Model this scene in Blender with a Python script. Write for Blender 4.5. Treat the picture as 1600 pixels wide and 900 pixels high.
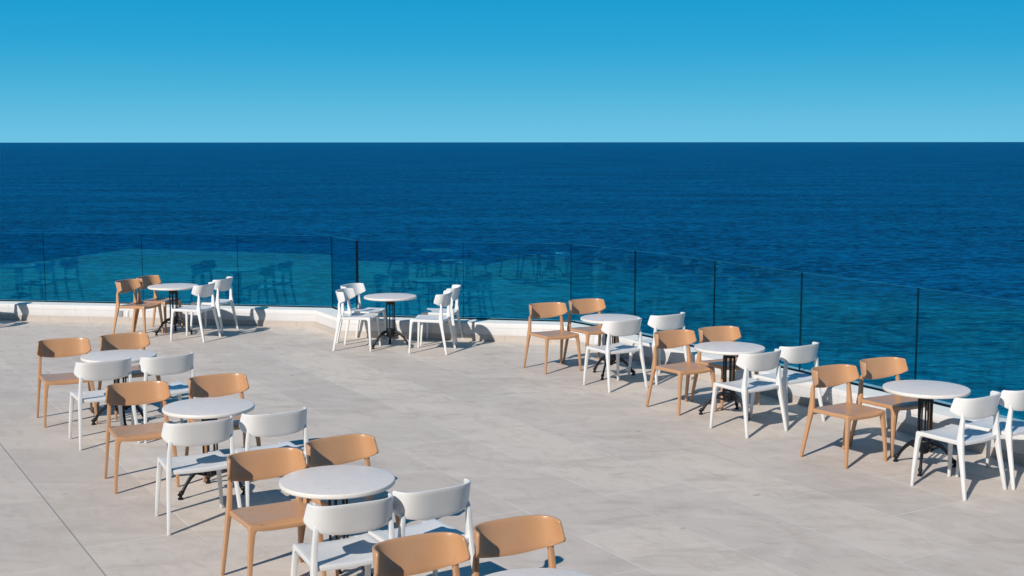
import bpy, bmesh, math, random
from mathutils import Vector, Matrix
R = math.radians
random.seed(7)
for o in list(bpy.data.objects): bpy.data.objects.remove(o, do_unlink=True)
S = bpy.context.scene
COL = S.collection

# ------------------------------------------------------------------ camera
cam = bpy.data.cameras.new('camera')
cam.sensor_width = 36; cam.lens = 1984.4/1600*36
cam.clip_start = 0.1; cam.clip_end = 200000
camo = bpy.data.objects.new('camera', cam); COL.objects.link(camo)
camo.location = (0, 0, 2.746)
camo.rotation_euler = (R(90-6.5555), R(0.033), 0)
S.camera = camo

# ------------------------------------------------------------------ sky, sun, exposure
SUN_AZ, SUN_EL = 58.0, 35.5        # the direction shadows run (from +x), height of the sun
travel = Vector((math.cos(R(SUN_AZ))*math.cos(R(SUN_EL)), math.sin(R(SUN_AZ))*math.cos(R(SUN_EL)), -math.sin(R(SUN_EL))))
W = bpy.data.worlds.new('World'); S.world = W; W.use_nodes = True
nt = W.node_tree; nt.nodes.clear()
out = nt.nodes.new('ShaderNodeOutputWorld'); bg = nt.nodes.new('ShaderNodeBackground')
bg.inputs['Strength'].default_value = 0.1
sky = nt.nodes.new('ShaderNodeTexSky'); sky.sky_type = 'NISHITA'; sky.sun_disc = False
sky.sun_elevation = R(SUN_EL); sky.sun_rotation = math.atan2(-travel.x, -travel.y) % (2*math.pi)
sky.ozone_density = 4.0; sky.dust_density = 0.2
tc = nt.nodes.new('ShaderNodeTexCoord'); sep = nt.nodes.new('ShaderNodeSeparateXYZ')
ramp = nt.nodes.new('ShaderNodeValToRGB')
ramp.color_ramp.interpolation = 'EASE'
els = ramp.color_ramp.elements
# colour of a clear blue sky by height (input is sin(elevation))
stops = [(0.0, (.150, .545, .775)), (0.012, (.130, .520, .760)), (0.045, (.058, .435, .700)), (0.075, (.020, .372, .668)), (0.112, (.005, .328, .635)),
         (0.22, (.008, .22, .46)), (0.5, (.008, .14, .32)), (1.0, (.008, .09, .24))]
els[0].position = stops[0][0]; els[0].color = (*stops[0][1], 1)
els[1].position = stops[-1][0]; els[1].color = (*stops[-1][1], 1)
for p, c in stops[1:-1]:
    e = els.new(p); e.color = (*c, 1)
ramp.color_ramp.interpolation = 'LINEAR'
mul = nt.nodes.new('ShaderNodeVectorMath'); mul.operation = 'SCALE'; mul.inputs['Scale'].default_value = 10.0
mix = nt.nodes.new('ShaderNodeMix'); mix.data_type = 'RGBA'; mix.inputs[0].default_value = 0.985
L = nt.links.new
L(tc.outputs['Generated'], sep.inputs[0]); L(sep.outputs['Z'], ramp.inputs[0]); L(ramp.outputs[0], mul.inputs[0])
L(sky.outputs[0], mix.inputs[6]); L(mul.outputs[0], mix.inputs[7]); L(mix.outputs[2], bg.inputs[0]); L(bg.outputs[0], out.inputs[0])

sun = bpy.data.lights.new('sun', 'SUN'); sun.energy = 4.9; sun.angle = R(0.5); sun.color = (1.0, .93, .845)
suno = bpy.data.objects.new('sun', sun); COL.objects.link(suno)
suno.rotation_euler = travel.to_track_quat('-Z', 'Y').to_euler(); suno.location = (-8, -12, 14)
S.view_settings.view_transform = 'Standard'; S.view_settings.look = 'None'
S.view_settings.exposure = 0; S.view_settings.gamma = 1; S.view_settings.use_curve_mapping = False
S.render.engine = 'CYCLES'
S.cycles.transparent_max_bounces = 24; S.cycles.max_bounces = 10

# ------------------------------------------------------------------ materials
def mat(name):
    m = bpy.data.materials.new(name); m.use_nodes = True
    n = m.node_tree.nodes; n.clear()
    o = n.new('ShaderNodeOutputMaterial')
    return m, m.node_tree, o
def node(t, kind, **kw):
    x = t.nodes.new(kind)
    for k, v in kw.items():
        if k == 'op': x.operation = v
        elif k == 'inp':
            for i, val in v.items(): x.inputs[i].default_value = val
        else: setattr(x, k, v)
    return x
def math_(t, op, a, b=None, c=None, clamp=False):
    x = t.nodes.new('ShaderNodeMath'); x.operation = op; x.use_clamp = clamp
    for i, v in enumerate((a, b, c)):
        if v is None: continue
        if isinstance(v, (int, float)): x.inputs[i].default_value = v
        else: t.links.new(v, x.inputs[i])
    return x.outputs[0]
def maprange(t, v, a, b, c, d):
    x = t.nodes.new('ShaderNodeMapRange'); t.links.new(v, x.inputs[0])
    for i, q in zip((1, 2, 3, 4), (a, b, c, d)): x.inputs[i].default_value = q
    return x.outputs[0]
def noise(t, vec, scale, detail=4, rough=.55, dist=0, dim='3D'):
    x = t.nodes.new('ShaderNodeTexNoise'); x.noise_dimensions = dim
    if vec is not None: t.links.new(vec, x.inputs['Vector'])
    x.inputs['Scale'].default_value = scale; x.inputs['Detail'].default_value = detail
    x.inputs['Roughness'].default_value = rough; x.inputs['Distortion'].default_value = dist
    return x.outputs['Fac']
def mixc(t, f, a, b, blend='MIX'):
    x = t.nodes.new('ShaderNodeMix'); x.data_type = 'RGBA'; x.blend_type = blend
    for i, v in ((0, f), (6, a), (7, b)):
        if isinstance(v, (int, float)): x.inputs[i].default_value = v
        elif isinstance(v, tuple): x.inputs[i].default_value = (*v, 1)
        else: t.links.new(v, x.inputs[i])
    return x.outputs[2]
def scaled(t, vec, s, rot=0.0):
    x = t.nodes.new('ShaderNodeMapping'); t.links.new(vec, x.inputs[0])
    x.inputs['Scale'].default_value = s; x.inputs['Rotation'].default_value = (0, 0, rot)
    return x.outputs[0]
def principled(t, o, base, rough, spec=.5, bump=None, bstr=.2, bdist=.002, **kw):
    p = t.nodes.new('ShaderNodeBsdfPrincipled')
    for k, v in (('Base Color', base), ('Roughness', rough)):
        if isinstance(v, tuple): p.inputs[k].default_value = (*v, 1)
        elif isinstance(v, (int, float)): p.inputs[k].default_value = v
        else: t.links.new(v, p.inputs[k])
    p.inputs['Specular IOR Level'].default_value = spec
    for k, v in kw.items(): p.inputs[k.replace('_', ' ')].default_value = v
    if bump is not None:
        b = t.nodes.new('ShaderNodeBump'); b.inputs['Strength'].default_value = bstr; b.inputs['Distance'].default_value = bdist
        t.links.new(bump, b.inputs['Height']); t.links.new(b.outputs[0], p.inputs['Normal'])
    t.links.new(p.outputs[0], o.inputs[0])
    return p
def coords(t): return t.nodes.new('ShaderNodeTexCoord').outputs['Object']
def rnd(t): return t.nodes.new('ShaderNodeObjectInfo').outputs['Random']

def plastic(name, base, dark, rough):
    m, t, o = mat(name); c = coords(t)
    n1 = noise(t, c, 9, 5, .6); n2 = noise(t, c, 900, 2, .5)
    f = maprange(t, n1, .35, .75, 0, 1)
    col = mixc(t, f, base, dark)
    col = mixc(t, maprange(t, rnd(t), 0, 1, 0, .16), col, tuple(v*.72 for v in base))       # some are a little more faded or dusty
    sc = noise(t, scaled(t, c, (1, 1, .35)), 38, 6, .75)
    col = mixc(t, maprange(t, sc, .58, .74, 0, .06), col, tuple(v*.62+.05 for v in dark))      # scuffs
    principled(t, o, col, maprange(t, n1, .3, .7, rough-.05, rough+.08), .6, n2, .12, .0006)
    return m
M_white = plastic('white_plastic', (.70, .70, .695), (.655, .655, .65), .32)
M_tan = plastic('tan_plastic', (.505, .28, .145), (.475, .26, .135), .29)

m, t, o = mat('table_laminate'); c = coords(t)
n1 = noise(t, scaled(t, c, (1, 1, 1)), 14, 8, .7, 1.2); n2 = noise(t, c, 160, 3, .6)
col = mixc(t, maprange(t, n1, .4, .65, 0, 1), (.76, .70, .655), (.70, .645, .61))
col = mixc(t, maprange(t, n2, .55, .75, 0, .35), col, (.50, .49, .49))
principled(t, o, col, .36, .5, n2, .05, .0005); M_top = m
m, t, o = mat('table_edge'); c = coords(t)
principled(t, o, mixc(t, maprange(t, noise(t, c, 60, 4), .4, .7, 0, 1), (.70, .67, .63), (.62, .59, .55)), .45); M_edge = m
m, t, o = mat('black_cast_iron'); c = coords(t); n1 = noise(t, c, 120, 4, .6)
principled(t, o, mixc(t, n1, (.0035, .0045, .008), (.007, .0085, .013)), .45, .35, n1, .25, .0015); M_iron = m

# terrace floor: big stone slabs, thin joints, water marks
JA = R(120.5)                                     # the way the long joints run
m, t, o = mat('terrace_stone'); c = coords(t)
rotv = t.nodes.new('ShaderNodeVectorRotate'); rotv.rotation_type = 'Z_AXIS'; t.links.new(c, rotv.inputs['Vector'])
rotv.inputs['Angle'].default_value = -JA
rv = rotv.outputs[0]                              # x along the joints, y across them
sx = t.nodes.new('ShaderNodeSeparateXYZ'); t.links.new(rv, sx.inputs[0])
OFF = 1.747                                       # offset of the expansion joint (across = -y)
mp = t.nodes.new('ShaderNodeMapping'); t.links.new(rv, mp.inputs[0]); mp.inputs['Location'].default_value = (0.4, OFF, 0)
bk = t.nodes.new('ShaderNodeTexBrick'); t.links.new(mp.outputs[0], bk.inputs['Vector'])
bk.offset = .5; bk.inputs['Scale'].default_value = 1; bk.inputs['Brick Width'].default_value = 1.52
bk.inputs['Row Height'].default_value = .758; bk.inputs['Mortar Size'].default_value = .0055; bk.inputs['Mortar Smooth'].default_value = .3
bk.inputs['Color1'].default_value = (0, 0, 0, 1); bk.inputs['Color2'].default_value = (1, 1, 1, 1); bk.inputs['Mortar'].default_value = (.5, .5, .5, 1)
tilev = t.nodes.new('ShaderNodeSeparateColor'); t.links.new(bk.outputs['Color'], tilev.inputs[0])
big = noise(t, rv, .9, 6, .62, .4)
mid = noise(t, scaled(t, rv, (1, 2.2, 1)), 3.2, 7, .65, .8)
fine = noise(t, c, 70, 5, .6)
streak = noise(t, scaled(t, c, (.7, 1.7, 1), .12), 1.9, 7, .66, .9)
grit = noise(t, c, 420, 2, .5)
warm = mixc(t, maprange(t, big, .35, .68, 0, 1), (.66, .58, .50), (.585, .525, .46))
col = mixc(t, math_(t, 'MULTIPLY', tilev.outputs[0], .55), warm, (.455, .40, .365))
col = mixc(t, maprange(t, mid, .48, .70, 0, .6), col, (.455, .39, .34))
col = mixc(t, maprange(t, streak, .52, .72, 0, .7), col, (.42, .36, .315))
col = mixc(t, maprange(t, streak, .30, .46, .6, 0), col, (.68, .60, .54))
col = mixc(t, maprange(t, fine, .58, .8, 0, .35), col, (.34, .32, .30))
spots = noise(t, c, 5.5, 2, .4)
col = mixc(t, maprange(t, spots, .74, .78, 0, .5), col, (.25, .22, .19))
jn = noise(t, rv, 1.3, 3, .5)
jm = math_(t, 'MULTIPLY', bk.outputs['Fac'], maprange(t, jn, .38, .62, .10, .9))
col = mixc(t, jm, col, (.66, .63, .60))
jy = math_(t, 'ABSOLUTE', math_(t, 'ADD', sx.outputs[1], OFF))
jw = math_(t, 'ADD', jy, math_(t, 'MULTIPLY', math_(t, 'SUBTRACT', fine, .5), .006))
ej = maprange(t, jw, .004, .008, 1, 0)
col = mixc(t, math_(t, 'MULTIPLY', ej, .62), col, (.20, .18, .16))
h = math_(t, 'SUBTRACT', math_(t, 'ADD', math_(t, 'MULTIPLY', fine, .5), math_(t, 'MULTIPLY', grit, .25)), math_(t, 'ADD', math_(t, 'MULTIPLY', bk.outputs['Fac'], .5), math_(t, 'MULTIPLY', ej, 3)))
principled(t, o, col, maprange(t, mid, .3, .7, .5, .7), .35, h, .35, .0025); M_floor = m

m, t, o = mat('white_render'); c = coords(t)
n1 = noise(t, c, 3, 6, .6); n2 = noise(t, c, 130, 4, .6)
col = mixc(t, maprange(t, n1, .45, .75, 0, .5), (.61, .60, .595), (.54, .53, .52))
dr = noise(t, scaled(t, c, (1, 1, .12)), 9, 6, .7)
col = mixc(t, maprange(t, dr, .56, .74, 0, .45), col, (.42, .40, .37))
ww = t.nodes.new('ShaderNodeSeparateXYZ'); t.links.new(c, ww.inputs[0])
cj = math_(t, 'LESS_THAN', math_(t, 'FRACT', math_(t, 'MULTIPLY', math_(t, 'SUBTRACT', ww.outputs[0], ww.outputs[1]), 1/2.28)), .0028)
col = mixc(t, math_(t, 'MULTIPLY', cj, .55), col, (.25, .24, .23))
principled(t, o, col, .75, .3, n2, .25, .002); M_wall = m
m, t, o = mat('beige_skirting'); c = coords(t)
n1 = noise(t, c, 5, 6, .65, .6); n2 = noise(t, c, 90, 4)
ss = t.nodes.new('ShaderNodeSeparateXYZ'); t.links.new(c, ss.inputs[0])
jx = math_(t, 'FRACT', math_(t, 'MULTIPLY', math_(t, 'SUBTRACT', ss.outputs[0], ss.outputs[1]), 1/.76))
jl = math_(t, 'LESS_THAN', jx, .010)
scol = mixc(t, maprange(t, n1, .35, .7, 0, 1), (.47, .42, .375), (.42, .38, .345))
principled(t, o, mixc(t, math_(t, 'MULTIPLY', jl, .6), scol, (.22, .20, .18)), .6, .35, n2, .2, .002); M_skirt = m
m, t, o = mat('wall_grout')
principled(t, o, (.55, .54, .53), .8); M_grout = m
m, t, o = mat('socket_grey'); c = coords(t)
principled(t, o, mixc(t, noise(t, c, 60), (.22, .24, .26), (.30, .32, .34)), .45); M_sock = m
m, t, o = mat('socket_white'); c = coords(t)
principled(t, o, mixc(t, noise(t, c, 40), (.74, .74, .74), (.68, .69, .70)), .4); M_sockw = m
m, t, o = mat('channel_metal'); c = coords(t)
principled(t, o, mixc(t, noise(t, c, 30), (.002, .008, .016), (.004, .012, .022)), .85, .05); M_chan = m

def glass(name, tint, refl, base):
    m, t, o = mat(name)
    tr = t.nodes.new('ShaderNodeBsdfTransparent'); tr.inputs[0].default_value = (*tint, 1)
    gl = t.nodes.new('ShaderNodeBsdfGlossy')
    gl.inputs[0].default_value = (*refl, 1); gl.inputs['Roughness'].default_value = 0.0
    lw = t.nodes.new('ShaderNodeLayerWeight')            # Schlick, the same from both sides
    f = math_(t, 'ADD', math_(t, 'MULTIPLY', math_(t, 'POWER', lw.outputs['Facing'], 5.0), 1-base), base, clamp=True)
    mx = t.nodes.new('ShaderNodeMixShader'); t.links.new(f, mx.inputs[0]); t.links.new(tr.outputs[0], mx.inputs[1]); t.links.new(gl.outputs[0], mx.inputs[2])
    t.links.new(mx.outputs[0], o.inputs[0])
    return m
M_glass = glass('tinted_glass', (.77, .90, .94), (.06, .80, .95), .034)
m, t, o = mat('glass_edge')
principled(t, o, (.002, .022, .038), .5, .2); M_gedge = m
m, t, o = mat('glass_top_edge')
principled(t, o, (.02, .17, .22), .2, .5); M_gtop = m

# sea
m, t, o = mat('sea_water'); c = coords(t)
sp = t.nodes.new('ShaderNodeSeparateXYZ'); t.links.new(c, sp.inputs[0])
w1 = noise(t, scaled(t, c, (.6, 1, 1), R(8)), .55, 6, .64, .3)
w2 = noise(t, scaled(t, c, (.5, 1, 1), R(-10)), 1.9, 5, .7, .25)
sw = noise(t, scaled(t, c, (.30, 1, 1), R(5)), .055, 5, .6, .6)
pt = noise(t, scaled(t, c, (.16, 1, 1)), .006, 5, .6, .8)
far = noise(t, scaled(t, c, (.12, 1, 1)), .0011, 4, .6, .5)
height = math_(t, 'ADD', math_(t, 'ADD', math_(t, 'MULTIPLY', w1, 1.0), math_(t, 'MULTIPLY', w2, .28)), math_(t, 'MULTIPLY', sw, 3.2))
bp = t.nodes.new('ShaderNodeBump'); bp.inputs['Strength'].default_value = 1.0; bp.inputs['Distance'].default_value = .9
t.links.new(height, bp.inputs['Height'])
deep = mixc(t, maprange(t, pt, .38, .66, 0, 1), (.0005, .040, .140), (.0008, .057, .185))
deep = mixc(t, maprange(t, far, .42, .6, 0, .75), deep, (.0004, .030, .100))
ydist = math_(t, 'MULTIPLY', sp.outputs[1], math_(t, 'ADD', math_(t, 'MULTIPLY', far, 1.6), .2))
band = math_(t, 'MULTIPLY', maprange(t, ydist, 450, 800, 0, 1), maprange(t, ydist, 1900, 3600, 1, 0))
deep = mixc(t, math_(t, 'MULTIPLY', band, .55), deep, (.0003, .022, .075))      # a calmer, darker lane far out
chop_shade = math_(t, 'ADD', math_(t, 'ADD', math_(t, 'MULTIPLY', w1, .36), math_(t, 'MULTIPLY', sw, .14)), math_(t, 'MULTIPLY', w2, .50))
deep = mixc(t, maprange(t, chop_shade, .44, .56, 0, 1), mixc(t, .95, deep, (.0002, .010, .045)), mixc(t, .9, deep, (.0010, .130, .32)))  # wave shading painted into the colour: darker troughs, lighter crests
yd = math_(t, 'ADD', sp.outputs[1], math_(t, 'MULTIPLY', math_(t, 'MAXIMUM', sp.outputs[0], 0.0), 1.0))
yd = math_(t, 'ADD', yd, math_(t, 'MULTIPLY', math_(t, 'SUBTRACT', sw, .5), 70))
yd = math_(t, 'ADD', yd, math_(t, 'MULTIPLY', math_(t, 'SUBTRACT', w1, .5), 25))
sh = maprange(t, yd, 162, 148, 0, 1)
body = mixc(t, math_(t, 'MULTIPLY', sh, .62), deep, mixc(t, maprange(t, chop_shade, .42, .58, 0, 1), (.0006, .060, .135), (.002, .235, .34)))  # same painted wave shading over the teal near water
df = t.nodes.new('ShaderNodeBsdfDiffuse'); t.links.new(body, df.inputs[0]); t.links.new(bp.outputs[0], df.inputs['Normal'])
gl = t.nodes.new('ShaderNodeBsdfGlossy'); gl.inputs['Roughness'].default_value = .12; gl.inputs[0].default_value = (.35, .8, 1, 1); t.links.new(bp.outputs[0], gl.inputs['Normal'])
fr = t.nodes.new('ShaderNodeFresnel'); fr.inputs[0].default_value = 1.33; t.links.new(bp.outputs[0], fr.inputs['Normal'])
fa = math_(t, 'MINIMUM', math_(t, 'MULTIPLY', fr.outputs[0], .42), .16)
mx = t.nodes.new('ShaderNodeMixShader'); t.links.new(fa, mx.inputs[0]); t.links.new(df.outputs[0], mx.inputs[1]); t.links.new(gl.outputs[0], mx.inputs[2]); t.links.new(mx.outputs[0], o.inputs[0])
M_sea = m
m, t, o = mat('cliff_rock'); c = coords(t)
n1 = noise(t, c, .6, 8, .65); principled(t, o, mixc(t, n1, (.22, .19, .16), (.34, .31, .27)), .9, .2, n1, .8, .2); M_rock = m
m, t, o = mat('grey_facade'); c = coords(t)
n1 = noise(t, c, .8, 6, .6); principled(t, o, mixc(t, n1, (.20, .20, .20), (.26, .255, .25)), .85, .2); M_fac = m
m, t, o = mat('dark_window_glass')
principled(t, o, (.01, .013, .016), .08, .5); M_win = m
m, t, o = mat('frame_grey')
principled(t, o, (.09, .095, .10), .4, .5); M_frame = m

# ------------------------------------------------------------------ mesh helpers
def finish(bm, name, materials, parent=None, bevel=0, seg=2, sharp=38, bang=30):
    bmesh.ops.remove_doubles(bm, verts=bm.verts, dist=1e-5)
    bmesh.ops.recalc_face_normals(bm, faces=bm.faces)
    if bevel:
        es = [e for e in bm.edges if len(e.link_faces) == 2 and e.calc_face_angle(0) > R(bang)]
        bmesh.ops.bevel(bm, geom=es, offset=bevel, segments=seg, profile=.5, affect='EDGES', clamp_overlap=True)
    me = bpy.data.meshes.new(name); bm.to_mesh(me); bm.free()
    if not isinstance(materials, (list, tuple)): materials = [materials]
    for q in materials: me.materials.append(q)
    me.shade_smooth(); me.set_sharp_from_angle(angle=R(sharp))
    ob = bpy.data.objects.new(name, me); COL.objects.link(ob)
    if parent is not None: ob.parent = parent
    return ob
def empty(name, loc=(0, 0, 0), rz=0):
    e = bpy.data.objects.new(name, None); COL.objects.link(e); e.location = loc; e.rotation_euler = (0, 0, rz); e.empty_display_size = .1
    return e
def tag(o, label, cat, group=None, kind=None):
    if label: o['label'] = label
    if cat: o['category'] = cat
    if group: o['group'] = group
    if kind: o['kind'] = kind
def loft(bm, rings, cap=True):
    vs = [[bm.verts.new(p) for p in r] for r in rings]
    n = len(rings[0])
    for a, b in zip(vs, vs[1:]):
        for i in range(n):
            bm.faces.new((a[i], a[(i+1) % n], b[(i+1) % n], b[i]))
    if cap:
        bm.faces.new(vs[0][::-1]); bm.faces.new(vs[-1])
def rect(cx, cy, z, w, d):
    return [(cx-w/2, cy-d/2, z), (cx+w/2, cy-d/2, z), (cx+w/2, cy+d/2, z), (cx-w/2, cy+d/2, z)]
def circ(cx, cy, z, r, n=14):
    return [(cx+r*math.cos(2*math.pi*i/n), cy+r*math.sin(2*math.pi*i/n), z) for i in range(n)]
def tube(bm, pts, radii, n=10, flat=1.0):
    """round bar along pts; radii per point; flat squeezes it sideways"""
    rings = []
    for i, p in enumerate(pts):
        p = Vector(p); a = Vector(pts[max(i-1, 0)]); b = Vector(pts[min(i+1, len(pts)-1)])
        d = (b-a).normalized(); side = Vector((0, 0, 1)).cross(d)
        if side.length < 1e-4: side = Vector((1, 0, 0))
        side.normalize(); up = d.cross(side)
        rings.append([p + side*radii[i]*flat*math.cos(2*math.pi*k/n) + up*radii[i]*math.sin(2*math.pi*k/n) for k in range(n)])
    loft(bm, rings)
def lathe(bm, prof, n=64, mats=None):
    rings = [[bm.verts.new((r*math.cos(2*math.pi*i/n), r*math.sin(2*math.pi*i/n), z)) for i in range(n)] if r > 1e-6 else [bm.verts.new((0, 0, z))] for r, z in prof]
    for k, (a, b) in enumerate(zip(rings, rings[1:])):
        for i in range(n):
            j = (i+1) % n
            if len(a) == 1: f = bm.faces.new((a[0], b[i], b[j]))
            elif len(b) == 1: f = bm.faces.new((a[i], a[j], b[0]))
            else: f = bm.faces.new((a[i], a[j], b[j], b[i]))
            if mats: f.material_index = mats[k]
def box(bm, x0, x1, y0, y1, z0, z1, mi=0):
    v = [bm.verts.new(p) for p in ((x0, y0, z0), (x1, y0, z0), (x1, y1, z0), (x0, y1, z0), (x0, y0, z1), (x1, y0, z1), (x1, y1, z1), (x0, y1, z1))]
    for q in ((3, 2, 1, 0), (4, 5, 6, 7), (0, 1, 5, 4), (1, 2, 6, 5), (2, 3, 7, 6), (3, 0, 4, 7)):
        f = bm.faces.new([v[i] for i in q]); f.material_index = mi

# ------------------------------------------------------------------ the setting
# line of the glass on the low wall (from the left out of the picture round to the right)
GL = [(-13.6, 20.80), (-11.9, 20.53), (-10.4, 20.29), (-8.87, 20.05), (-7.33, 19.81), (-5.72, 19.553), (-4.19, 19.31), (-2.72, 19.075),
      (-2.225, 18.145), (-.69, 17.84), (.815, 17.545), (1.60, 16.42), (2.41, 15.02), (3.135, 13.66), (3.93, 12.20), (4.77, 10.55), (5.56, 8.85), (6.3, 7.1), (7.0, 5.3)]
GL = [Vector((x, y, 0)) for x, y in GL]
def offset(line, d):
    """the polyline moved d metres to its left (towards the sea)"""
    res = []
    for i, p in enumerate(line):
        a = line[i-1] if i else None; b = line[i+1] if i < len(line)-1 else None
        ns = []
        for u, v in ((a, p), (p, b)):
            if u is None or v is None: continue
            e = (v-u).normalized(); ns.append(Vector((-e.y, e.x, 0)))
        n = sum(ns, Vector()).normalized(); k = n.dot(ns[0])
        res.append(p + n*d/k)
    return res
KERB_H, SKIRT_H, GLASS_TOP = .255, .088, 1.345
front = offset(GL, -.335); back = offset(GL, .16); sk = offset(GL, -.343)

# terrace floor
bm = bmesh.new()
edge = [(p.x, p.y) for p in offset(GL, -.05)]
poly = edge + [(7.0, -4.0), (-14, -4.0)]
bm.faces.new([bm.verts.new((x, y, 0)) for x, y in poly])
bmesh.ops.triangulate(bm, faces=bm.faces)
terrace = finish(bm, 'terrace_floor', M_floor); tag(terrace, None, None, kind='structure')
# rock and masonry below it, down to the water
bm = bmesh.new()
low = offset(GL, 1.4)
top_ = [(p.x, p.y, -.03) for p in offset(GL, .12)] + [(7.1, -4, -.03), (-14, -4, -.03)]
bot_ = [(p.x, p.y, -13) for p in low] + [(9, -6, -13), (-16, -6, -13)]
loft(bm, [bot_, top_]); finish_ob = finish(bm, 'cliff', M_rock); tag(finish_ob, None, None, kind='structure')

# sea
bm = bmesh.new()
xs = [-90000, -20000, -3000, -500, 0, 500, 3000, 20000, 90000]; ys = [-200, 20, 200, 1000, 5000, 20000, 90000]
g = [[bm.verts.new((x, y, 0)) for x in xs] for y in ys]
for j in range(len(ys)-1):
    for i in range(len(xs)-1):
        bm.faces.new((g[j][i], g[j][i+1], g[j+1][i+1], g[j+1][i]))
sea = finish(bm, 'sea', M_sea); sea.location.z = -12; tag(sea, None, None, kind='structure')

# low white wall with its skirting and sockets
def strip(bm, rings_of_points):
    loft(bm, rings_of_points, cap=True)
wall = None
bm = bmesh.new()
rings = []
B = .012
for f, b in zip(front, back):
    n = (b-f).normalized()
    def P(q, z): return (q.x, q.y, z)
    gy = .185                                    # shallow groove under the coping
    rings.append([P(f, 0.0), P(f, gy-.003), P(f+n*.004, gy-.003), P(f+n*.004, gy+.003), P(f, gy+.003), P(f, KERB_H-B), P(f+n*B*.4, KERB_H-B*.3), P(f+n*B, KERB_H), P(b, KERB_H), P(b, -.6)])
strip(bm, rings)
wall = finish(bm, 'low_wall', M_wall, sharp=50)
tag(wall, 'low white rendered wall with beige skirting along the terrace edge', 'wall')
bm = bmesh.new(); rings = []
for f, b in zip(sk, back):
    n = (b-f).normalized()
    rings.append([(f.x, f.y, 0.0), (f.x, f.y, SKIRT_H), ((f+n*.05).x, (f+n*.05).y, SKIRT_H), ((f+n*.05).x, (f+n*.05).y, 0.0)])
strip(bm, rings); finish(bm, 'skirting', M_skirt, wall)
bm = bmesh.new(); rings = []
for a, b in zip(offset(GL, -.022), offset(GL, .022)):
    rings.append([(a.x, a.y, KERB_H-.05), (a.x, a.y, KERB_H+.014), (b.x, b.y, KERB_H+.014), (b.x, b.y, KERB_H-.05)])
strip(bm, rings); finish(bm, 'glass_channel', M_chan, wall)
def on_front(x, seg):                            # a point on the front of segment seg at that x
    a, b = front[seg], front[seg+1]; k = (x-a.x)/(b.x-a.x); e = (b-a).normalized()
    return a+(b-a)*k, math.atan2(e.y, e.x)
for x, seg, w, hh, z, mm in ((-5.99, 4, .075, .085, .145, M_sock), (-5.88, 4, .03, .085, .145, M_sockw), (.90, 10, .06, .09, .15, M_sockw), (1.12, 10, .075, .095, .145, M_sockw), (1.235, 10, .06, .10, .15, M_sock)):
    p, a = on_front(x, seg)
    bm = bmesh.new(); box(bm, -w/2, w/2, -.014, .01, -hh/2, hh/2)
    box(bm, -w*.3, w*.3, -.018, -.0145, -hh*.3, hh*.3)
    s = finish(bm, 'wall_socket', mm, wall, bevel=.002, seg=1); s.location = (p.x, p.y, z); s.rotation_euler = (0, 0, a)
    s['label'] = 'grey socket box on the white wall' if mm is M_sock else 'white socket box on the white wall'

# glass panels: each its own sheet in the channel
TH = .018
GLAB = {3: 'frameless glass panel at the far left, cut by the picture edge', 4: 'frameless glass panel left of the back left table and its tan chairs', 5: 'frameless glass panel behind the back left table and tan chairs',
        6: 'frameless glass panel just left of the short angled corner panel', 7: 'narrow angled glass panel at the corner beside the dark post line', 8: 'frameless glass panel right of the dark post line behind four white chairs',
        9: 'frameless glass panel between the four white chairs and right row', 10: 'first frameless glass panel after the bend, behind farthest right row table',
        11: 'frameless glass panel second from the bend in the right row', 12: 'frameless glass panel behind the middle right row table and white chairs',
        13: 'frameless glass panel behind tan chairs of the nearest right row table', 14: 'frameless glass panel behind the nearest right row white chairs, cut by picture edge'}
def glass_panel(i):
    a, b = GL[i], GL[i+1]; e = (b-a).normalized(); n = Vector((-e.y, e.x, 0)); ln = (b-a).length
    gap = .0005 if i < 6 else (.0015 if i < 10 else .0045)
    ob_bm = bmesh.new()
    box(ob_bm, gap, ln-gap, -TH/2, TH/2, 0, GLASS_TOP-KERB_H-.005)
    for f in ob_bm.faces:
        c_ = f.calc_center_median(); nn = f.normal
    ob_bm.normal_update()
    for f in ob_bm.faces:
        if abs(f.normal.x) > .9: f.material_index = 1
        elif f.normal.z > .9: f.material_index = 2
    ob = finish(ob_bm, 'glass_panel', [M_glass, M_gedge, M_gtop])
    ob.location = (a.x, a.y, KERB_H+.005); ob.rotation_euler = (0, 0, math.atan2(e.y, e.x))
    tag(ob, GLAB[i], 'glass panel', 'frameless glass panels of the balustrade')
for i in sorted(GLAB): glass_panel(i)
# dark joint post where the glass turns the corner
bm = bmesh.new(); loft(bm, [rect(0, 0, KERB_H+.014, .034, .034), rect(0, 0, GLASS_TOP, .034, .034)])
cp = finish(bm, 'corner_post', M_chan, bevel=.003, seg=1); cp.location = (GL[8].x, GL[8].y, 0)
tag(cp, 'slim dark corner post between glass panels behind white chairs', 'post')

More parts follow.
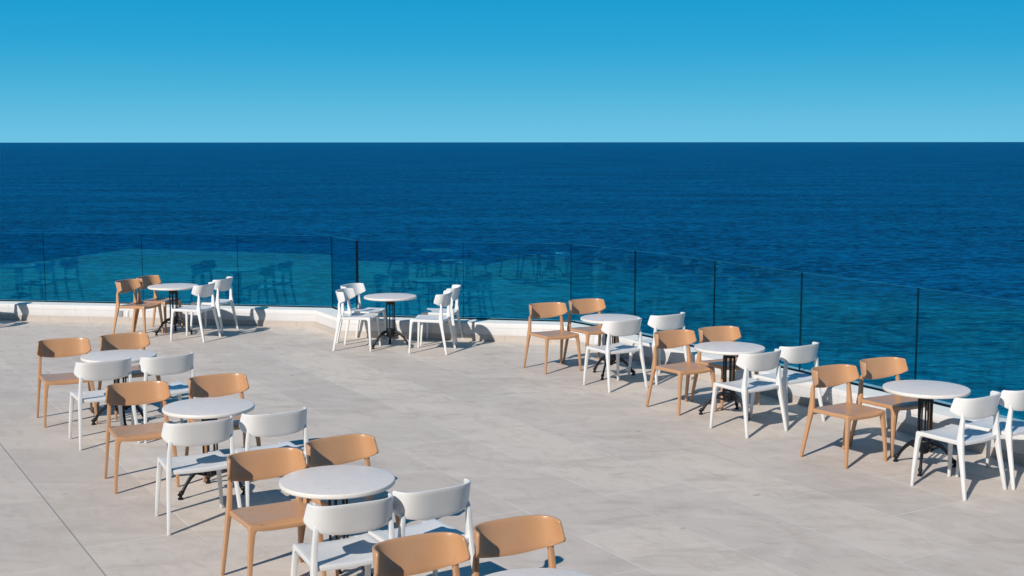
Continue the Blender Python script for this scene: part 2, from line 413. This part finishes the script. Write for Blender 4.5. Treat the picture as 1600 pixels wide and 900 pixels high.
# unseen building added behind the camera so the glass reflects shade and dark windows
def building():
    root = empty('added_building', (-3, -4.2, 0))
    tag(root, 'added unseen grey building behind the viewer, darkening the glass reflections', 'building')
    bm = bmesh.new(); box(bm, -16, 12, -6, 0, 0, 7.8); finish(bm, 'facade', M_fac, root)
    bm = bmesh.new(); box(bm, -16, -5.3, .004, 6.4, 0, 5.0); finish(bm, 'shade_block', M_fac, root)  # unseen block added so its shadow darkens the left glass reflection
    for k in range(4):
        x = -3.4 + k*3.7
        for z0, z1 in ((.1, 2.7), (3.9, 6.3)):
            bm = bmesh.new()
            for q in ((x, x+2.8, z0, z0+.08), (x, x+2.8, z1-.08, z1), (x, x+.08, z0+.08, z1-.08), (x+2.72, x+2.8, z0+.08, z1-.08), (x+1.36, x+1.44, z0+.08, z1-.08)):
                box(bm, q[0], q[1], .004, .06, q[2], q[3])
            w = finish(bm, 'window', M_frame, root)
            bm = bmesh.new(); box(bm, x+.08, x+1.36, .006, .03, z0+.08, z1-.08); box(bm, x+1.44, x+2.72, .006, .03, z0+.08, z1-.08); finish(bm, 'pane', M_win, w)
building()

# ------------------------------------------------------------------ chairs
def backrest_bm():
    a, b, n = .243, .148, 3.1
    NU, NV = 44, 7
    curve = []
    for i in range(NU+1):
        tt = math.pi/2*(2*i/NU-1); s_, c_ = math.sin(tt), math.cos(tt)
        x = a*math.copysign(abs(s_)**(2/n), s_); y = -.116 - b*abs(c_)**(2/n)
        curve.append(Vector((x, y, 0)))
    # even spacing
    acc = [0]
    for p, q in zip(curve, curve[1:]): acc.append(acc[-1]+(q-p).length)
    tot = acc[-1]; pts = []
    us = [math.copysign(1-(1-abs(k))**1.15, k) for k in [2*i/NU-1 for i in range(NU+1)]]
    for u in us:
        d = (u+1)/2*tot; j = 0
        while j < len(acc)-2 and acc[j+1] < d: j += 1
        pts.append(curve[j].lerp(curve[j+1], (d-acc[j])/max(acc[j+1]-acc[j], 1e-9)))
    bm = bmesh.new(); TK = .016
    def edges(u):
        v = abs(u)
        ztop = .781+.006*(1-v*v)
        zb = .602+.032*(min(v, .74)/.74)**2.2 + max(0, (v-.74))/.26*.038
        if v > .985:                               # rounded corners of the wings
            k = ((v-.985)/.015)**2; ztop -= .008*k; zb += .010*k
        return zb, ztop
    grid = {0: [], 1: []}
    for i, (p, u) in enumerate(zip(pts, us)):
        tg = (pts[min(i+1, NU)]-pts[max(i-1, 0)]).normalized(); nrm = Vector((-tg.y, tg.x, 0))   # towards the sitter
        zb, zt = edges(u)
        col0, col1 = [], []
        for k in range(NV+1):
            z = zb+(zt-zb)*k/NV
            lean = Vector((0, -(z-.69)*.26, 0)); fl = (.781-z)*.17*abs(u)**6
            q = p+lean+Vector((math.copysign(fl, u) if abs(u) > .3 else 0, 0, 0))
            col0.append(bm.verts.new((q.x, q.y, z)))
            r = q+nrm*TK; col1.append(bm.verts.new((r.x, r.y, z)))
        grid[0].append(col0); grid[1].append(col1)
    for i in range(NU):
        for k in range(NV):
            o_ = grid[0]; n_ = grid[1]
            bm.faces.new((o_[i][k], o_[i+1][k], o_[i+1][k+1], o_[i][k+1])); bm.faces.new((n_[i][k], n_[i][k+1], n_[i+1][k+1], n_[i+1][k]))
        for k in (0, NV):
            bm.faces.new((grid[0][i][k], grid[0][i+1][k], grid[1][i+1][k], grid[1][i][k]))
    for i in (0, NU):
        for k in range(NV):
            bm.faces.new((grid[0][i][k], grid[0][i][k+1], grid[1][i][k+1], grid[1][i][k]))
    return bm
def seat_bm():
    NU, NV = 16, 14
    bm = bmesh.new(); top, bot = [], []
    for j in range(NV+1):
        v = j/NV; y = -.222+(.440)*v
        hw = .238-.011*v
        rt, rb = [], []
        for i in range(NU+1):
            u = 2*i/NU-1
            yy = y - .010*abs(u)**6*(v-.5)*2 - .018*(1-v)*(1-u*u)*0
            if v < .02: yy += .012*(1-u*u)*-1
            z = .452 - .013*(1-u*u)*math.sin(math.pi*min(1, v*.86+.14))**.7 - .006*(1-v)
            z -= .022*max(0, (v-.80)/.2)**2*(1-abs(u)**3)      # falls towards the front edge
            rt.append(bm.verts.new((u*hw, yy, z)))
            th = .030+.006*abs(u)**4
            rb.append(bm.verts.new((u*(hw-.003), yy, z-th)))
        top.append(rt); bot.append(rb)
    for j in range(NV):
        for i in range(NU):
            bm.faces.new((top[j][i], top[j][i+1], top[j+1][i+1], top[j+1][i])); bm.faces.new((bot[j][i], bot[j+1][i], bot[j+1][i+1], bot[j][i+1]))
        for i in (0, NU):
            bm.faces.new((top[j][i], top[j+1][i], bot[j+1][i], bot[j][i]))
    for j in (0, NV):
        for i in range(NU):
            bm.faces.new((top[j][i], top[j][i+1], bot[j][i+1], bot[j][i]))
    return bm
def front_leg_bm(s):
    bm = bmesh.new(); rings = []
    #   z, centre x, centre y, width, depth
    for z, cx, cy, w, d in ((0, .241, .219, .022, .022), (.12, .236, .2145, .026, .025), (.30, .2215, .2035, .032, .031), (.392, .2105, .197, .038, .035), (.408, .205, .192, .047, .043), (.418, .198, .186, .060, .054), (.432, .188, .176, .080, .074), (.444, .185, .173, .080, .074)):
        rings.append(rect(s*cx, cy, z, w, d))
    loft(bm, rings); return bm
def rear_leg_bm(s):
    bm = bmesh.new(); rings = []
    for z, cx, cy, w, d in ((0, .262, -.283, .021, .026), (.15, .252, -.256, .024, .031), (.32, .240, -.224, .027, .037), (.40, .2345, -.210, .030, .047), (.432, .232, -.205, .031, .054), (.462, .2305, -.202, .029, .052), (.50, .2275, -.202, .028, .041), (.57, .2225, -.205, .027, .036), (.628, .218, -.208, .027, .027), (.650, .2155, -.2035, .025, .016), (.672, .213, -.2, .016, .007)):
        rings.append(rect(s*cx, cy, z, w, d))
    loft(bm, rings); return bm
def make_chair(name, mm):
    root = empty(name)
    finish(seat_bm(), 'seat', mm, root, bevel=.005, seg=2)
    finish(backrest_bm(), 'backrest', mm, root, bevel=.004, seg=2, bang=50, sharp=50)
    for s in (1, -1):
        finish(front_leg_bm(s), 'leg', mm, root, bevel=.004, seg=2)
        finish(rear_leg_bm(s), 'leg', mm, root, bevel=.004, seg=2)
    return root
def copy_tree(o, parent=None):
    c = o.copy(); COL.objects.link(c)
    if parent is not None: c.parent = parent
    for ch in o.children: copy_tree(ch, c)
    return c
# x, y, heading of the sitter (radians from +x)
CH = {'B1on': [-5.319, 17.979, -0.261], 'B1of': [-5.17, 18.505, -0.253], 'B1wn': [-4.474, 17.642, 2.93], 'B1wf': [-4.384, 18.383, 2.935],
 'B2wn_l': [-2.044, 16.816, -0.158], 'B2wf_l': [-2.045, 17.398, -0.41], 'B2wn': [-1.086, 16.592, 2.97], 'B2wf': [-0.994, 17.273, 3.029],
 'R1on': [0.509, 15.213, -1.08], 'R1of': [1.01, 15.587, -1.062], 'R1wn': [1.141, 14.163, 2.141], 'R1wf': [1.689, 14.618, 2.2],
 'R2on': [1.775, 12.912, -1.018], 'R2of': [2.272, 13.175, -1.083], 'R2wn': [2.242, 11.984, 2.182], 'R2wf': [2.702, 12.402, 2.2],
 'R3on': [2.909, 10.804, -1.009], 'R3of': [3.436, 11.19, -1.086], 'R3wn': [3.534, 9.911, 2.189], 'R3wf': [3.995, 10.219, 2.279],
 'L1on': [-4.406, 12.377, -1.119], 'L1of': [-3.88, 12.734, -0.936], 'L1wn': [-3.798, 11.533, 2.124], 'L1wf': [-3.296, 11.807, 2.137],
 'L2on': [-2.988, 10.04, -1.148], 'L2of': [-2.398, 10.38, -1.059], 'L2wn': [-2.311, 9.046, 2.044], 'L2wf': [-1.83, 9.339, 2.078],
 'L3on': [-1.484, 7.724, -1.067], 'L3of': [-1.041, 8.103, -0.957], 'L3wn': [-0.969, 7.011, 2.031], 'L3wf': [-0.554, 7.286, 2.158],
 'L4on': [-0.374, 5.929, -1.051], 'L4of': [0.104, 6.225, -1.094],
 'B0wf': [-8.19, 18.95, 2.935], 'B0wn': [-8.28, 18.21, 2.93]}
TBL = {'B1': 'at the back left table by the glass', 'B2': 'at the table with four white chairs', 'R1': 'at the farthest table of the right row',
       'R2': 'at the middle table of the right row', 'R3': 'at the nearest table of the right row', 'L1': 'at the farthest table of the left row',
       'L2': 'at the second farthest table of the left row', 'L3': 'at the big foreground table', 'L4': 'cut off by the bottom edge of the picture'}
def chair_label(k):
    c = 'tan' if k[2] == 'o' else 'white'
    if k[:2] == 'B0': return ('farther' if k[3] == 'f' else 'nearer') + ' white chair beyond the left picture edge, its shadow on the wall'
    d = 'farther' if k[3] == 'f' else 'nearer'
    if k[:2] == 'B2': return f'{d} of the two white chairs {"left" if k.endswith("_l") else "right"} of the table by the dark corner post'
    if k[:2] == 'L4': return ('left' if d == 'nearer' else 'right') + ' one of two tan chairs cut off by the bottom picture edge'
    return f'{d} {c} chair {TBL[k[:2]]}'
proto = {'o': make_chair('tan_chair', M_tan), 'w': make_chair('white_chair', M_white)}
fresh = {'o': True, 'w': True}
for k, (x, y, a) in CH.items():
    kind = k[2]
    ob = proto[kind] if fresh[kind] else copy_tree(proto[kind]); fresh[kind] = False
    ob.location = (x, y, .001); ob.rotation_euler = (0, 0, a-math.pi/2)
    tag(ob, chair_label(k), 'chair', 'tan plastic chairs at the tables' if kind == 'o' else 'white plastic chairs at the tables')

# ------------------------------------------------------------------ tables
TOP_Z, TR = .693, .354
def make_table():
    root = empty('bistro_table')
    bm = bmesh.new(); z = TOP_Z; r = TR
    prof = [(0, z), (r-.010, z), (r-.004, z-.001), (r-.001, z-.004), (r, z-.010), (r, z-.022), (r-.003, z-.028), (r-.012, z-.031), (r-.06, z-.026), (0, z-.026)]
    lathe(bm, prof, 72, [0, 0, 1, 1, 1, 1, 1, 1, 1]); finish(bm, 'tabletop', [M_top, M_edge], root, sharp=60)
    bm = bmesh.new(); zb = z-.0265
    loft(bm, [circ(0, 0, zb-.010, .150, 6), circ(0, 0, zb, .150, 6)]); loft(bm, [circ(0, 0, zb-.085, .052, 20), circ(0, 0, zb-.07, .062, 20), circ(0, 0, zb-.010, .064, 20)])
    finish(bm, 'top_bracket', M_iron, root, bevel=.003, seg=1)
    for k in range(7):
        a = 2*math.pi*k/7+R(11)
        bm = bmesh.new(); p = (.055*math.cos(a), .055*math.sin(a))
        tube(bm, [(*p, .235), (*p, .26), (*p, .42), (*p, .56), (*p, zb-.075)], [.011, .0078, .0068, .0078, .011], 10)
        finish(bm, 'column_bar', M_iron, root)
    bm = bmesh.new()
    loft(bm, [circ(0, 0, zz, rr, 18) for zz, rr in ((.125, .018), (.135, .036), (.15, .046), (.175, .058), (.20, .066), (.215, .060), (.228, .066), (.242, .066), (.250, .058))])
    for k in range(3):                            # cast ornaments between the legs
        a = 2*math.pi*k/3+math.pi/3
        for rr, zz, q in ((.062, .205, .017), (.058, .165, .014)):
            m4 = Matrix.Translation((rr*math.cos(a), rr*math.sin(a), zz)); bmesh.ops.create_icosphere(bm, subdivisions=2, radius=q, matrix=m4)
    finish(bm, 'hub', M_iron, root, sharp=50)
    for k in range(3):
        a = 2*math.pi*k/3; ca, sa = math.cos(a), math.sin(a)
        bm = bmesh.new()
        path = [(.045, .205), (.075, .212), (.11, .205), (.15, .182), (.19, .148), (.225, .108), (.25, .072), (.268, .044), (.280, .036)]
        tube(bm, [(q*ca, q*sa, zz) for q, zz in path], [.020, .021, .020, .018, .016, .0145, .0145, .017, .014], 10, .85)
        path2 = [(.04, .150), (.075, .158), (.105, .168), (.135, .176)]
        tube(bm, [(q*ca, q*sa, zz) for q, zz in path2], [.012, .010, .009, .008], 8)
        bmesh.ops.create_icosphere(bm, subdivisions=2, radius=.0205, matrix=Matrix.Translation((.272*ca, .272*sa, .048)))
        bmesh.ops.create_icosphere(bm, subdivisions=2, radius=.010, matrix=Matrix.Translation((.296*ca, .296*sa, .040)))
        lg = finish(bm, 'leg', M_iron, root, sharp=60)
        bm = bmesh.new(); cx, cy = .280*ca, .280*sa
        loft(bm, [circ(cx, cy, 0.0, .021), circ(cx, cy, .010, .022), circ(cx, cy, .016, .014), circ(cx, cy, .034, .012)]); finish(bm, 'foot', M_iron, lg)
    return root
tables = {'B1': (-4.878, 18.16, 102), 'B2': (-1.636, 16.93, 98), 'R1': (1.158, 14.80, 127), 'R2': (2.194, 12.66, 62), 'R3': (3.483, 10.515, 6.7), 'L1': (-3.816, 12.17, 55), 'L2': (-2.377, 9.78, 108), 'L3': (-1.071, 7.60, 98), 'L4': (.125, 5.62, 40), 'B0': (-8.68, 18.74, 100)}
TLAB = {'B1': 'round white table with tan and white chairs, back left by the glass', 'B2': 'round white table between four white chairs by the dark corner post',
        'R1': 'round white table farthest in the right row, just after the glass bends', 'R2': 'round white table in the middle of the right row by the glass',
        'R3': 'round white table nearest in the right row, fully showing its black base', 'L1': 'round white table farthest in the left row, on the open floor',
        'L2': 'round white table second farthest in the left row', 'L3': 'biggest whole round white table, in the left foreground',
        'L4': 'round white table mostly cut off by the bottom picture edge', 'B0': 'round white table beyond the left picture edge, its shadow on the wall'}
pt_ = make_table(); first = True
for k, (x, y, a) in tables.items():
    ob = pt_ if first else copy_tree(pt_); first = False
    ob.location = (x, y, .001); ob.rotation_euler = (0, 0, R(a)); tag(ob, TLAB[k], 'table', 'round bistro tables')
